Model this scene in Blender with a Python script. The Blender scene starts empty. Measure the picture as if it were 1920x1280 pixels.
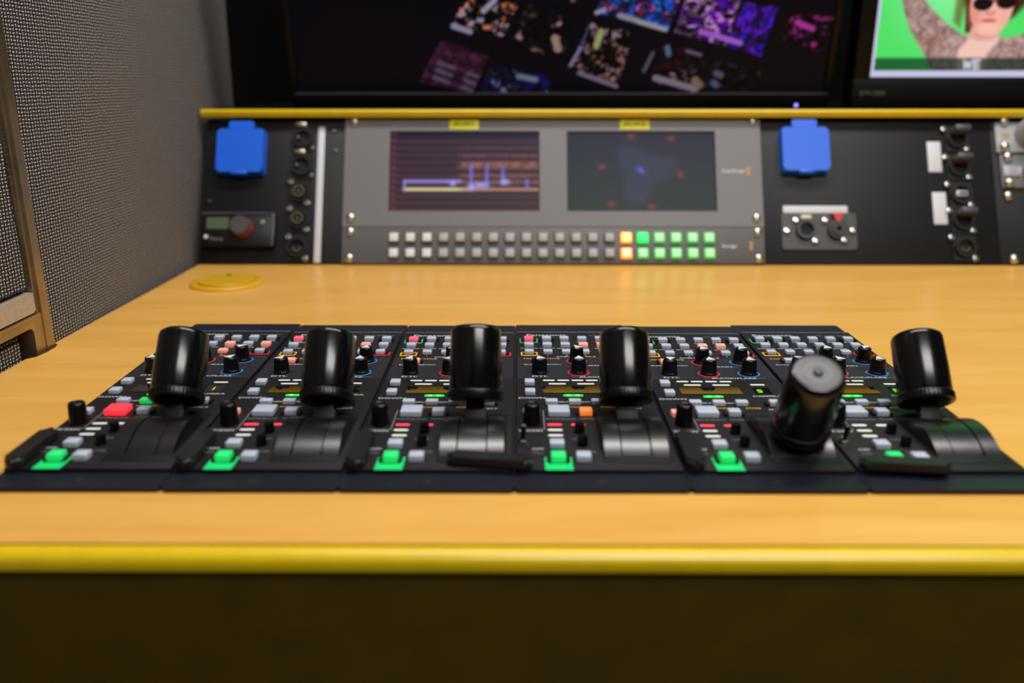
import bpy, bmesh, math, random
import numpy as np
from mathutils import Matrix, Vector

# ------------------------------------------------------------------ camera, world, lights
SC = bpy.context.scene
COL = SC.collection
R = math.radians
PITCH = math.atan(490/1720)
cam_d = bpy.data.cameras.new('camera'); cam = bpy.data.objects.new('camera', cam_d); COL.objects.link(cam)
cam.location = (0, 0, .203)
cam.rotation_euler = (R(90)-PITCH, 0, math.atan(9/1720))
cam_d.sensor_width = 36; cam_d.lens = 1720/1920*36
cam_d.clip_start = .01
cam_d.dof.use_dof = True; cam_d.dof.focus_distance = .665; cam_d.dof.aperture_fstop = 3.9
SC.camera = cam

W = bpy.data.worlds.new('world'); SC.world = W; W.use_nodes = True
W.node_tree.nodes['Background'].inputs[0].default_value = (.75, .82, 1, 1)
W.node_tree.nodes['Background'].inputs[1].default_value = .03

def area(name, loc, sx, sy, power, color, rot=(0, 0, 0)):
    l = bpy.data.lights.new(name, 'AREA'); l.shape = 'RECTANGLE'; l.size = sx; l.size_y = sy
    l.energy = power; l.color = color
    o = bpy.data.objects.new(name, l); o.location = loc; o.rotation_euler = rot
    COL.objects.link(o); return o
area('ceiling_lamp', (.26, .80, 1.33), 1.25, .22, 18, (1, .965, .93))
area('ceiling_lamp', (.45, -.36, 1.33), .95, .5, 22, (1, .965, .93))

vs = SC.view_settings
vs.view_transform = 'Standard'; vs.look = 'None'; vs.gamma = 1; vs.use_curve_mapping = False
vs.exposure = 0.0

# ------------------------------------------------------------------ materials
def srgb(c):
    return tuple(((v/255)/12.92 if v/255 <= .04045 else ((v/255+.055)/1.055)**2.4) for v in c)
MATS = {}
def mat(name, col, rough=.5, metal=0, emit=None, estr=0, spec=.5, coat=0, noise=0, nscale=400, bump=0, trans=0):
    if name in MATS: return MATS[name]
    m = bpy.data.materials.new(name); m.use_nodes = True; MATS[name] = m
    nt = m.node_tree; b = nt.nodes['Principled BSDF']
    c = srgb(col)
    b.inputs['Base Color'].default_value = (*c, 1)
    b.inputs['Roughness'].default_value = rough; b.inputs['Metallic'].default_value = metal
    b.inputs['Specular IOR Level'].default_value = spec
    b.inputs['Coat Weight'].default_value = coat
    b.inputs['Transmission Weight'].default_value = trans
    if emit:
        b.inputs['Emission Color'].default_value = (*srgb(emit), 1); b.inputs['Emission Strength'].default_value = estr
    if noise or bump:
        tc = nt.nodes.new('ShaderNodeTexCoord'); n = nt.nodes.new('ShaderNodeTexNoise')
        n.inputs['Scale'].default_value = nscale; n.inputs['Detail'].default_value = 4
        nt.links.new(tc.outputs['Object'], n.inputs['Vector'])
        if noise:
            mr = nt.nodes.new('ShaderNodeMapRange'); mr.inputs[1].default_value = .3; mr.inputs[2].default_value = .7
            mr.inputs[3].default_value = 1-noise; mr.inputs[4].default_value = 1+noise
            mx = nt.nodes.new('ShaderNodeVectorMath'); mx.operation = 'SCALE'; mx.inputs[0].default_value = c
            nt.links.new(n.outputs['Fac'], mr.inputs[0]); nt.links.new(mr.outputs[0], mx.inputs['Scale'])
            nt.links.new(mx.outputs[0], b.inputs['Base Color'])
        if bump:
            bp = nt.nodes.new('ShaderNodeBump'); bp.inputs['Strength'].default_value = bump; bp.inputs['Distance'].default_value = .0003
            nt.links.new(n.outputs['Fac'], bp.inputs['Height']); nt.links.new(bp.outputs[0], b.inputs['Normal'])
    return m

def wood_mat():
    m = bpy.data.materials.new('beech_laminate'); m.use_nodes = True
    nt = m.node_tree; N = nt.nodes; L = nt.links; b = N['Principled BSDF']
    geo = N.new('ShaderNodeNewGeometry')
    def mapped(sx, sy):
        mp = N.new('ShaderNodeMapping'); mp.inputs['Scale'].default_value = (sx, sy, 1)
        L.new(geo.outputs['Position'], mp.inputs['Vector']); return mp
    def noise(mp, det, dist=0, rough=.55):
        n = N.new('ShaderNodeTexNoise'); n.inputs['Scale'].default_value = 1; n.inputs['Detail'].default_value = det
        n.inputs['Distortion'].default_value = dist; n.inputs['Roughness'].default_value = rough
        L.new(mp.outputs[0], n.inputs['Vector']); return n
    n1 = noise(mapped(4, 30), 5, .7)
    r1 = N.new('ShaderNodeValToRGB'); e = r1.color_ramp.elements
    e[0].position = .25; e[0].color = (*srgb((212, 155, 66)), 1)
    e[1].position = .75; e[1].color = (*srgb((226, 174, 88)), 1)
    L.new(n1.outputs['Fac'], r1.inputs[0])
    n2 = noise(mapped(22, 520), 3, .2)        # fine fibre
    r2 = N.new('ShaderNodeMapRange'); r2.inputs[1].default_value = .35; r2.inputs[2].default_value = .65
    r2.inputs[3].default_value = .95; r2.inputs[4].default_value = 1.04
    L.new(n2.outputs['Fac'], r2.inputs[0])
    n3 = noise(mapped(40, 700), 2, 0)       # short dark flecks
    r3 = N.new('ShaderNodeMapRange'); r3.inputs[1].default_value = .68; r3.inputs[2].default_value = .76
    r3.inputs[3].default_value = 1; r3.inputs[4].default_value = .72
    L.new(n3.outputs['Fac'], r3.inputs[0])
    mu = N.new('ShaderNodeMath'); mu.operation = 'MULTIPLY'; L.new(r2.outputs[0], mu.inputs[0]); L.new(r3.outputs[0], mu.inputs[1])
    vm = N.new('ShaderNodeVectorMath'); vm.operation = 'SCALE'; L.new(r1.outputs[0], vm.inputs[0]); L.new(mu.outputs[0], vm.inputs['Scale'])
    L.new(vm.outputs[0], b.inputs['Base Color'])
    b.inputs['Roughness'].default_value = .33
    b.inputs['Specular IOR Level'].default_value = .45
    return m
WOOD = wood_mat()

def weave_mat():
    """plain woven wall cloth: light yarns crossing on a dark ground, colour and relief from one pattern"""
    m = bpy.data.materials.new('woven_wall_cloth'); m.use_nodes = True
    nt = m.node_tree; N = nt.nodes; L = nt.links; b = N['Principled BSDF']
    geo = N.new('ShaderNodeNewGeometry'); sp = N.new('ShaderNodeSeparateXYZ')
    wn = N.new('ShaderNodeTexNoise'); wn.inputs['Scale'].default_value = 90; wn.inputs['Detail'].default_value = 2
    L.new(geo.outputs['Position'], wn.inputs['Vector'])
    sub = N.new('ShaderNodeVectorMath'); sub.operation = 'SUBTRACT'; sub.inputs[1].default_value = (.5, .5, .5)
    L.new(wn.outputs['Color'], sub.inputs[0])
    scl = N.new('ShaderNodeVectorMath'); scl.operation = 'SCALE'; scl.inputs['Scale'].default_value = .0022
    L.new(sub.outputs[0], scl.inputs[0])
    add = N.new('ShaderNodeVectorMath'); add.operation = 'ADD'
    L.new(geo.outputs['Position'], add.inputs[0]); L.new(scl.outputs[0], add.inputs[1]); L.new(add.outputs[0], sp.inputs[0])
    def M(op, a, b_=None, c=None):
        n = N.new('ShaderNodeMath'); n.operation = op
        for i, v in enumerate((a, b_, c)):
            if v is None: continue
            if isinstance(v, (int, float)): n.inputs[i].default_value = v
            else: L.new(v, n.inputs[i])
        return n.outputs[0]
    a = M('DIVIDE', sp.outputs['Y'], .0043); c = M('DIVIDE', sp.outputs['Z'], .0027)
    fa, fc = M('FLOOR', a), M('FLOOR', c)
    par = M('MODULO', M('ABSOLUTE', M('ADD', fa, fc)), 2)
    u = M('SUBTRACT', M('FRACT', a), .5); v = M('SUBTRACT', M('FRACT', c), .5)
    def yarn(ku, kv):
        d = M('ADD', M('MULTIPLY', M('MULTIPLY', u, u), ku), M('MULTIPLY', M('MULTIPLY', v, v), kv))
        return M('MAXIMUM', M('SUBTRACT', 1, d), 0)
    hor, ver = yarn(3.4, 9), yarn(17, 3.0)
    mix = N.new('ShaderNodeMix'); L.new(par, mix.inputs[0]); L.new(hor, mix.inputs[2]); L.new(ver, mix.inputs[3])
    h = mix.outputs[0]
    ramp = N.new('ShaderNodeValToRGB'); e = ramp.color_ramp.elements
    e[0].position = .12; e[0].color = (*srgb((48, 46, 56)), 1)
    e[1].position = .75; e[1].color = (*srgb((190, 184, 174)), 1)
    L.new(h, ramp.inputs[0]); L.new(ramp.outputs[0], b.inputs['Base Color'])
    bp = N.new('ShaderNodeBump'); bp.inputs['Strength'].default_value = .8; bp.inputs['Distance'].default_value = .0012
    L.new(h, bp.inputs['Height']); L.new(bp.outputs[0], b.inputs['Normal'])
    b.inputs['Roughness'].default_value = .9; b.inputs['Specular IOR Level'].default_value = .1
    return m
WEAVE = weave_mat()

BLK = mat('black_plastic', (15, 15, 17), .38, noise=.1, nscale=900)
BLKM = mat('matt_black_plastic', (11, 11, 12), .5, spec=.3, bump=.4, nscale=1800)
GRIP = mat('satin_black_grip', (6, 6, 7), .2, spec=.5)
KNOB = mat('knob_black', (5, 5, 6), .3, spec=.35)
FACE = mat('faceplate_charcoal', (21, 20, 22), .5, spec=.3, noise=.12, nscale=1500, bump=.2)
FACE2 = mat('faceplate_slate', (34, 34, 40), .5, spec=.35, noise=.14, nscale=1500, bump=.2)
FLANGE = mat('flange_navy_black', (20, 23, 34), .42, spec=.35, bump=.3, nscale=2500)
HOLE = mat('dark_recess', (4, 4, 4), .8)
KEYG = mat('grey_key', (178, 186, 202), .45)
KEYP = mat('peach_lit_key', (230, 160, 150), .45, emit=(255, 140, 110), estr=.28)
KEYO = mat('orange_lit_key', (235, 140, 80), .45, emit=(255, 120, 50), estr=.55)
KEYR = mat('red_lit_key', (230, 60, 70), .45, emit=(255, 40, 60), estr=.9)
KEYR2 = mat('pink_lit_key', (235, 110, 130), .45, emit=(255, 60, 90), estr=.42)
KEYGR = mat('green_lit_key', (40, 190, 110), .45, emit=(0, 240, 100), estr=.42)
PGREEN = mat('green_print', (30, 180, 120), .5)
PYEL = mat('amber_print', (240, 170, 0), .5)
PRED = mat('red_print', (225, 25, 35), .5)
PBLUE = mat('blue_print', (10, 130, 215), .5)
PWHITE = mat('white_print', (190, 190, 195), .5)
PWHITE2 = mat('white_lamp_label', (222, 222, 218), .5)
PGREY = mat('grey_print', (110, 110, 112), .5)
LEDR = mat('red_lamp', (230, 60, 80), .5, emit=(255, 45, 70), estr=.8)
LEDG = mat('green_lamp', (0, 220, 60), .5, emit=(0, 255, 50), estr=1.1)
LEDG2 = mat('green_lamp_core', (190, 255, 190), .5, emit=(150, 255, 150), estr=1.6)
SEG = mat('yellow_green_segment', (120, 200, 0), .5, emit=(130, 220, 0), estr=.6)
GLASS = mat('smoked_display_window', (20, 14, 6), .06, spec=.9, coat=1)
CHROME = mat('polished_steel', (190, 188, 182), .22, 1)
STEEL = mat('nickel_screw', (205, 205, 195), .28, 1, bump=.2, nscale=600)
BRONZE = mat('bronze_anodised_trim', (176, 160, 134), .32, .9, noise=.15, nscale=60)
ALU = mat('brushed_aluminium_strip', (200, 190, 178), .42, .5, noise=.1, nscale=250)
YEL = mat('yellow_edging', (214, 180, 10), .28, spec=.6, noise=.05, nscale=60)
YEL_SHADE = mat('shaded_yellow_fascia', (92, 72, 3), .5, noise=.12, nscale=35)  # yellow board with its shade put into the base colour
YCAP = mat('yellow_plastic_cap', (206, 158, 14), .4)
PANELBLK = mat('black_powder_coat', (19, 19, 24), .5, spec=.3, noise=.08, nscale=300, bump=.3)
PGRAY = mat('grey_instrument_face', (108, 108, 110), .5, noise=.04, nscale=500, bump=.15)
PGRAY2 = mat('grey_lower_face', (90, 90, 90), .5, noise=.04, nscale=500, bump=.15)
BLUE = mat('blue_socket_plastic', (12, 96, 225), .42, bump=.2, nscale=700)
TAPE = mat('white_label_tape', (205, 208, 214), .5)
STICK = mat('yellow_sticker', (228, 226, 0), .5)
INK = mat('black_ink', (20, 20, 18), .6)
LGREY = mat('light_grey_enamel', (150, 154, 158), .4, .1)
BEZEL = mat('monitor_bezel', (10, 9, 9), .45, spec=.2)
BEZEL2 = mat('monitor_bezel_lip', (52, 48, 54), .4)
WALLB = mat('black_curtain_cloth', (12, 11, 11), .9, spec=.1, bump=.3, nscale=200)
CEIL = mat('ceiling_panel_grey', (120, 118, 112), .8, noise=.05)
FLOORM = mat('dark_rubber_floor', (46, 44, 42), .7, noise=.15, nscale=120)

# ------------------------------------------------------------------ mesh helpers
def finish(bm, name, m, sharp=35, loc=None):
    me = bpy.data.meshes.new(name)
    bmesh.ops.recalc_face_normals(bm, faces=bm.faces)
    for f in bm.faces: f.smooth = True
    bm.to_mesh(me); bm.free()
    try: me.set_sharp_from_angle(angle=R(sharp))
    except Exception: pass
    for x in (m if isinstance(m, (list, tuple)) else [m]): me.materials.append(x)
    return me
def b_box(bm, x0, x1, y0, y1, z0, z1, bev=0, seg=2, mi=0):
    r = bmesh.ops.create_cube(bm, size=1)
    vs_ = r['verts']
    for v in vs_:
        v.co = Vector(((x0+x1)/2+v.co.x*(x1-x0), (y0+y1)/2+v.co.y*(y1-y0), (z0+z1)/2+v.co.z*(z1-z0)))
    fs = set(f for v in vs_ for f in v.link_faces)
    for f in fs: f.material_index = mi
    if bev:
        es = list(set(e for v in vs_ for e in v.link_edges))
        q = bmesh.ops.bevel(bm, geom=es, offset=bev, segments=seg, affect='EDGES', profile=.5)
        for f in q['faces']: f.material_index = mi
def b_lathe(bm, prof, n=32, rib=None, mi=0, M=None):
    """prof: list of (radius, z); rib=(z0,z1,count,depth) flutes the side"""
    rings = []
    for r, z in prof:
        ring = []
        if r < 1e-7: ring = [bm.verts.new((0, 0, z))]
        else:
            for i in range(n):
                a = 2*math.pi*i/n; rr = r
                if rib and rib[0] <= z <= rib[1]: rr = r*(1-rib[3]*(.5-.5*math.cos(a*rib[2]))**2)
                ring.append(bm.verts.new((rr*math.cos(a), rr*math.sin(a), z)))
        rings.append(ring)
    if M is not None:
        for rg in rings:
            for v in rg: v.co = M @ v.co
    for a, b in zip(rings, rings[1:]):
        for i in range(n):
            j = (i+1) % n
            if len(a) == 1 and len(b) == 1: continue
            if len(a) == 1: f = bm.faces.new((a[0], b[i], b[j]))
            elif len(b) == 1: f = bm.faces.new((a[i], a[j], b[0]))
            else: f = bm.faces.new((a[i], a[j], b[j], b[i]))
            f.material_index = mi
    for rg in (rings[0], rings[-1]):
        if len(rg) > 1:
            f = bm.faces.new(rg); f.material_index = mi
def b_poly(bm, pts, z0, z1, mi=0, axis='z'):
    """extruded polygon; axis 'x' extrudes (y,z) points from x=z0 to x=z1"""
    def P(a, b, t): return (a, b, t) if axis == 'z' else ((t, a, b) if axis == 'x' else (a, t, b))
    lo = [bm.verts.new(P(a, b, z0)) for a, b in pts]; hi = [bm.verts.new(P(a, b, z1)) for a, b in pts]
    n = len(pts); fs = [bm.faces.new(lo), bm.faces.new(hi)]
    for i in range(n): fs.append(bm.faces.new((lo[i], lo[(i+1) % n], hi[(i+1) % n], hi[i])))
    for f in fs: f.material_index = mi
def b_ring(bm, cx, cy, r0, r1, z0, z1, a0=0, a1=360, n=40, mi=0):
    full = a1-a0 >= 360
    k = n if full else n+1
    V = []
    for i in range(k):
        a = R(a0+(a1-a0)*i/n); c, s = math.cos(a), math.sin(a)
        V.append([bm.verts.new((cx+r*c, cy+r*s, z)) for r, z in ((r0, z0), (r1, z0), (r1, z1), (r0, z1))])
    for i in range(n):
        A, B = V[i], V[(i+1) % k]
        for j in range(4):
            f = bm.faces.new((A[j], B[j], B[(j+1) % 4], A[(j+1) % 4])); f.material_index = mi
    if not full:
        bm.faces.new(V[0]); bm.faces.new(V[-1][::-1])
def rrect(x0, x1, y0, y1, r, n=5):
    pts = []
    for cx, cy, a0 in ((x1-r, y1-r, 0), (x0+r, y1-r, 90), (x0+r, y0+r, 180), (x1-r, y0+r, 270)):
        for i in range(n+1):
            a = R(a0+90*i/n); pts.append((cx+r*math.cos(a), cy+r*math.sin(a)))
    return pts
def link(name, me, parent=None, loc=(0, 0, 0), rot=(0, 0, 0), label=None):
    o = bpy.data.objects.new(name, me); COL.objects.link(o)
    if name in ('lettering', 'printed_line'): o['kind'] = 'stuff'      # print too small to pick apart
    o.location = loc; o.rotation_euler = rot
    if parent is not None: o.parent = parent
    if label: o['label'] = label
    return o
def thing(name, label, cat, loc=(0, 0, 0), rot=(0, 0, 0), group=None, me=None):
    o = bpy.data.objects.new(name, me); COL.objects.link(o); o.location = loc; o.rotation_euler = rot
    o['label'] = label; o['category'] = cat
    if group: o['group'] = group
    return o
def struct(name, me, label=None, parent=None, loc=(0, 0, 0)):
    o = link(name, me, parent, loc)
    if parent is None: o['kind'] = 'structure'
    if label: o['label'] = label
    return o
CACHE = {}
def cached(key, fn):
    if key not in CACHE: CACHE[key] = fn()
    return CACHE[key]
def box_me(name, dims, m, bev=0, seg=2):
    def f():
        bm = bmesh.new(); b_box(bm, *dims, bev=bev, seg=seg); return finish(bm, name, m)
    return cached((name, dims, m.name if not isinstance(m, list) else m[0].name, bev), f)
LS = .8
def text_bm(items, name, ):
    """items: (string, x, y, z, size, stretch, align, material) laid flat on z, returned as one mesh"""
    mats = []; bm = bmesh.new()
    for s, x, y, z, size, st, al, m in items:
        if m not in mats: mats.append(m)
        cu = bpy.data.curves.new('t', 'FONT'); cu.body = s; cu.size = size*LS; cu.align_x = al; cu.align_y = 'CENTER'
        cu.extrude = .00004; cu.resolution_u = 2; cu.offset = size*.010
        o = bpy.data.objects.new('t', cu); COL.objects.link(o)
        dg = bpy.context.evaluated_depsgraph_get()
        me = bpy.data.meshes.new_from_object(o.evaluated_get(dg))
        me.transform(Matrix.Translation((x, y, z)) @ Matrix.Diagonal((st, 1, 1, 1)))
        n0 = len(bm.faces); bm.from_mesh(me); bm.faces.ensure_lookup_table()
        for f in bm.faces[n0:]: f.material_index = mats.index(m)
        bpy.data.objects.remove(o); bpy.data.curves.remove(cu); bpy.data.meshes.remove(me)
    me = bpy.data.meshes.new(name); bm.to_mesh(me); bm.free()
    for m in mats: me.materials.append(m)
    return me
UPRIGHT = Matrix.Rotation(R(90), 4, 'X')     # xy drawing -> standing in the xz plane, facing -y
def stand(me):
    me.transform(UPRIGHT); return me

# ------------------------------------------------------------------ setting
FY0, FY1 = -1.1, 1.75
def plane_box(name, dims, m, label=None):
    bm = bmesh.new(); b_box(bm, *dims); return struct(name, finish(bm, name, m), label)
plane_box('floor', (-.45, 1.9, FY0, FY1, -.78, -.74), FLOORM)
plane_box('ceiling', (-.45, 1.9, FY0, FY1, 1.35, 1.39), CEIL)
plane_box('wall_back', (-.45, 1.9, FY1-.05, FY1, -.74, 1.35), WALLB, 'black cloth back wall behind the monitors')
WX = -.3715
bm = bmesh.new()                       # wall core, then cloth panels standing proud of it
b_box(bm, -.45, WX-.016, FY0, FY1-.05, -.74, 1.35)
wall_left = struct('wall_left', finish(bm, 'wall_left', BLKM), 'left wall clad in grey woven cloth panels')
def cloth_panel(y0, y1, z0, z1, x=WX, t=.016):
    bm = bmesh.new(); b_box(bm, x-t, x, y0, y1, z0, z1, bev=.003, seg=3)
    return link('cloth_panel', finish(bm, 'cloth_panel', WEAVE), wall_left)
LEAN = -.036                               # the seam between the cloth panels leans towards the room door
def slant(y0, y1, z0, z1): return [(y0+LEAN*z0, z0), (y1+LEAN*z0, z0), (y1+LEAN*z1, z1), (y0+LEAN*z1, z1)]
def cloth_poly(pts, x):
    bm = bmesh.new(); b_poly(bm, pts, x-.016, x, axis='x')
    es = [e for e in bm.edges if min(e.verts[0].co.x, e.verts[1].co.x) > x-.001]
    bmesh.ops.bevel(bm, geom=es, offset=.003, segments=3, affect='EDGES')
    return link('cloth_panel', finish(bm, 'cloth_panel', WEAVE), wall_left)
cloth_poly([(.7035+.007, -.2), (1.24, -.2), (1.24, 1.3), (.7035+LEAN*1.3, 1.3)], WX)
cloth_poly([(-.3, .0482), (.6835+LEAN*.05, .0482), (.6835+LEAN*1.3, 1.3), (-.3, 1.3)], WX-.001)
cloth_poly([(-.3, -.2), (.665, -.2), (.665, .0165), (-.3, .0165)], WX-.003)
bm = bmesh.new()                           # bronze frame: leaning upright, inner lip, rail and rounded shoulder
b_poly(bm, slant(.6905, .7015, -.03, 1.3), WX-.012, WX+.003, axis='x')
b_poly(bm, slant(.6858, .6915, .012, 1.3), WX-.012, WX+.0008, axis='x')
pl = [(.6755, -.03), (.6950, -.03), (.6950, .0285), (-.3, .0285), (-.3, .0213), (.6695, .0213)] + [(.6695+.006*math.sin(R(a)), .0153+.006*math.cos(R(a))) for a in (30, 60, 90)]
b_poly(bm, pl, WX-.012, WX+.0022, axis='x')
b_poly(bm, [(-.3, .0282), (.686, .0282), (.686, .0302), (-.3, .0302)], WX-.012, WX+.0034, axis='x')
trim = struct('trim_1', finish(bm, 'trim_1', BRONZE), 'bronze metal frame with an upright bar and a rail on the cloth wall')
bm = bmesh.new(); b_poly(bm, [(-.3, .0315), (.6805, .0315), (.6828, .0335), (.6822, .0470), (-.3, .0470)], WX-.010, WX+.0018, axis='x')
link('metal_strip', finish(bm, 'metal_strip', ALU), trim, label='pale aluminium strip above the bronze rail')

# ------------------------------------------------------------------ desk
DX0, DX1 = -.370, 1.25
desk = thing('desk', 'beech laminate desk with a yellow rounded front edge', 'desk')
bm = bmesh.new()
# tabletop outline with the cut-out where the bronze upright goes down through the desk
out = [(DX0-.0015, .3745), (DX1, .3745), (DX1, 1.12), (DX0+.0065, 1.12), (DX0+.0065, 1.03), (DX0-.0005, .706)]
arc = [(DX0-.001, .706), (DX0+.0035, .702), (DX0+.0055, .694), (DX0+.0055, .680), (DX0+.0035, .668), (DX0-.0015, .662)]
b_poly(bm, out[:5]+arc, -.022, 0)
link('tabletop', finish(bm, 'tabletop', WOOD), desk)
bm = bmesh.new()
prof = [(.376, 0), (.3745, 0)]+[(.3715-.0060*math.sin(R(a)), -.0060+.0060*math.cos(R(a))) for a in range(0, 91, 9)]+[(.3655, -.0080)]+[(.3670-.0015*math.cos(R(a)), -.0080-.0015*math.sin(R(a))) for a in (30, 60, 90)]+[(.376, -.0095)]
b_poly(bm, prof, DX0-.0015, DX1, axis='x')
link('edge_strip', finish(bm, 'edge_strip', YEL), desk, label='glossy yellow rounded edging')
bm = bmesh.new()
b_poly(bm, [(.3672, -.0095), (.392, -.0095), (.44, -.30), (.42, -.30)], DX0, DX1, axis='x')  # slanted inward so the darkened board stays out of the light
link('fascia', finish(bm, 'fascia', YEL_SHADE), desk, label='yellow front board under the edge, coloured dark as in shade')
# yellow cable cap
cap = thing('cable_cap', 'round yellow plastic cap over the cable hole near the left wall', 'cable cap', (-.300, .928, 0))
bm = bmesh.new(); b_lathe(bm, [(.037, 0), (.037, .0015), (.035, .0034), (.0315, .0040), (.0300, .0026), (.001, .0026), (0, .0026)], 48)
link('rim', finish(bm, 'rim', YCAP), cap)
bm = bmesh.new(); b_lathe(bm, [(.0285, .0024), (.0285, .0044), (.0278, .0050), (0, .0052)], 48)
b_box(bm, -.006, -.0015, .019, .0235, .0045, .0056, mi=1)
link('lid', finish(bm, 'lid', [YCAP, HOLE]), cap)

# ------------------------------------------------------------------ camera control panels
PW = .0905
def mm(*a): return tuple(v/1000 for v in a)
ZF = .0050   # face height
def key_me(w, d, h, m):
    return box_me('key', mm(-w/2, w/2, -d/2, d/2, 0, h), m, bev=.0007, seg=2)
def knob_me(r, h, name='knob'):
    def f():
        bm = bmesh.new()
        b_lathe(bm, [(r*1.10, 0), (r*1.10, .0012), (r*1.02, .0016), (r*1.0, h*.5), (r*.95, h*.86), (r*.90, h*.95), (r*.78, h), (0, h)], 72, rib=(.0015, h*.9, 18, .07))
        return finish(bm, name, KNOB, 50)
    return cached((name, r, h), f)
def pointer_me(r, h):
    def f():
        bm = bmesh.new(); b_poly(bm, [(-r*.62, -r*.60), (r*.62, -r*.60), (0, r*.80)], h, h+.0005); return finish(bm, 'pointer', TAPE)
    return cached(('pointer', r), f)
def plate():
    bm = bmesh.new()
    b_poly(bm, rrect(.0001, PW-.0001, 0, .3235, .0025), 0, .0026)
    return finish(bm, 'flange', FLANGE)
def face():
    bm = bmesh.new()
    b_box(bm, .0010, PW-.0010, .0185, .2920, .0020, ZF, bev=.0005, seg=2)
    return finish(bm, 'faceplate', FACE)
def texts():
    z = ZF+.0001
    T = [('Panasonic', .0085, .2822, z, .0080, 1.28, 'LEFT', PWHITE),
         ('AK-HRP250', .0840, .2812, z, .0042, 1.5, 'RIGHT', PGREY),
         ('SCENE', .0375, .2228, z, .0040, 1.5, 'CENTER', PWHITE), ('FILE', .0560, .2228, z, .0040, 1.4, 'CENTER', PYEL),
         ('PAINT', .0120, .2180, z, .0040, 1.3, 'CENTER', PYEL), ('ACTIVE', .0260, .2180, z, .0040, 1.3, 'CENTER', PYEL),
         ('BLACK STRETCH', .0190, .2035, z, .0036, 1.15, 'CENTER', PWHITE),
         ('GAIN', .0585, .2010, z, .0042, 1.5, 'CENTER', PWHITE),
         ('BLACK/FLARE', .0600, .1745, z, .0045, 1.4, 'CENTER', PWHITE), ('DTL', .0171, .1760, z, .0045, 1.7, 'CENTER', PWHITE),
         ('DOWN', .0110, .1310, z, .0044, 1.5, 'CENTER', PWHITE), ('CAMERA', .0730, .1370, z, .0040, 1.5, 'CENTER', PWHITE),
         ('DISPLAY', .0308, .1235, z, .0034, 1.0, 'CENTER', PWHITE), ('SELECT', .0453, .1235, z, .0034, 1.0, 'CENTER', PWHITE),
         ('SELECT', .0735, .1115, z, .0036, 1.3, 'CENTER', PWHITE),
         ('STANDARD', .0400, .1140, z, .0030, 1.1, 'CENTER', PYEL), ('STORE', .0585, .1140, z, .0034, 1.2, 'CENTER', PYEL), ('REF', .0700, .1060, z, .0034, 1.2, 'CENTER', PGREY),
         ('IRIS/M.BLACK', .0280, .0930, z, .0036, 1.1, 'CENTER', PGREY), ('PANEL ACTIVE', .0500, .0935, z, .0036, 1.1, 'CENTER', PGREY),
         ('M.GAIN', .0095, .0735, z, .0042, 1.2, 'CENTER', PWHITE), ('OFF', .0130, .0460, z, .0040, 1.2, 'CENTER', PWHITE), ('ON', .0125, .0405, z, .0040, 1.2, 'CENTER', PGREY),
         ('CALL', .0376, .0610, z, .0036, 1.3, 'CENTER', PGREY), ('CLOSE', .0400, .0420, z, .0036, 1.2, 'CENTER', PGREY)]
    cols = (10.5, 24.5, 38.4, 52.3, 66.2, 80)
    for i, s in enumerate(('BARS', 'TEST', 'ATW', 'AUTO', 'SHUT', 'SUPER')): T.append((s, cols[i]/1000, .2625, z, .0028, 1.3, 'CENTER', PWHITE))
    for i, s in enumerate(('CHROMA', 'MATRIX', 'SKIN DTL', 'KNEE', 'GAMMA', 'ABB')): T.append((s, cols[i]/1000, .2448, z, .0030, 1.3, 'CENTER', PWHITE))
    for i in range(1, 5): T.append((str(i), cols[i]/1000, .2265, z, .0030, 1.2, 'CENTER', PWHITE))
    return text_bm(T, 'lettering')
def lines():
    bm = bmesh.new(); z0, z1 = ZF, ZF+.00012
    def r(x0, x1, y0, y1, mi): b_box(bm, *mm(x0, x1, y0, y1), z0, z1, mi=mi)
    r(18, 31.5, 222.5, 222.8, 1); r(61, 84, 222.5, 222.8, 1)
    r(39, 50, 174.2, 174.6, 0); r(70.5, 82, 174.2, 174.6, 0)
    r(50, 54, 200.8, 201.2, 0); r(63, 69, 200.8, 201.2, 0)
    for x in (13, 22): r(x-.4, x+.4, 177.5, 178.3, 0)
    for x in (40, 48, 68, 76):
        r(x-.4, x+.4, 176.6, 177.4, 0)
    r(17.2, 17.9, 76, 108, 0); r(1.5, 17.9, 75.3, 76, 0)
    r(19, 88, 108.8, 109.1, 1)
    return finish(bm, 'printed_line', [PGREY, FACE2])
def frame_me(w, d, t, m, ub=False):
    def f():
        bm = bmesh.new(); z0, z1 = ZF, ZF+.00014
        b_box(bm, *mm(-w/2, w/2, -d/2, -d/2+t*1.6), z0, z1)
        b_box(bm, *mm(-w/2, -w/2+t, -d/2, d/2), z0, z1); b_box(bm, *mm(w/2-t, w/2, -d/2, d/2), z0, z1)
        if not ub: b_box(bm, *mm(-w/2, w/2, d/2-t, d/2), z0, z1)
        return finish(bm, 'printed_frame', m)
    return cached(('frame', w, d, t, m.name), f)
def strip_me(w, d, m):
    def f():
        bm = bmesh.new(); b_poly(bm, rrect(*mm(-w/2, w/2, -d/2, d/2), min(w, d)/2200, 3), 0, .00022); return finish(bm, 'lamp_label', m)
    return cached(('strip', w, d, m.name), f)
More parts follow.
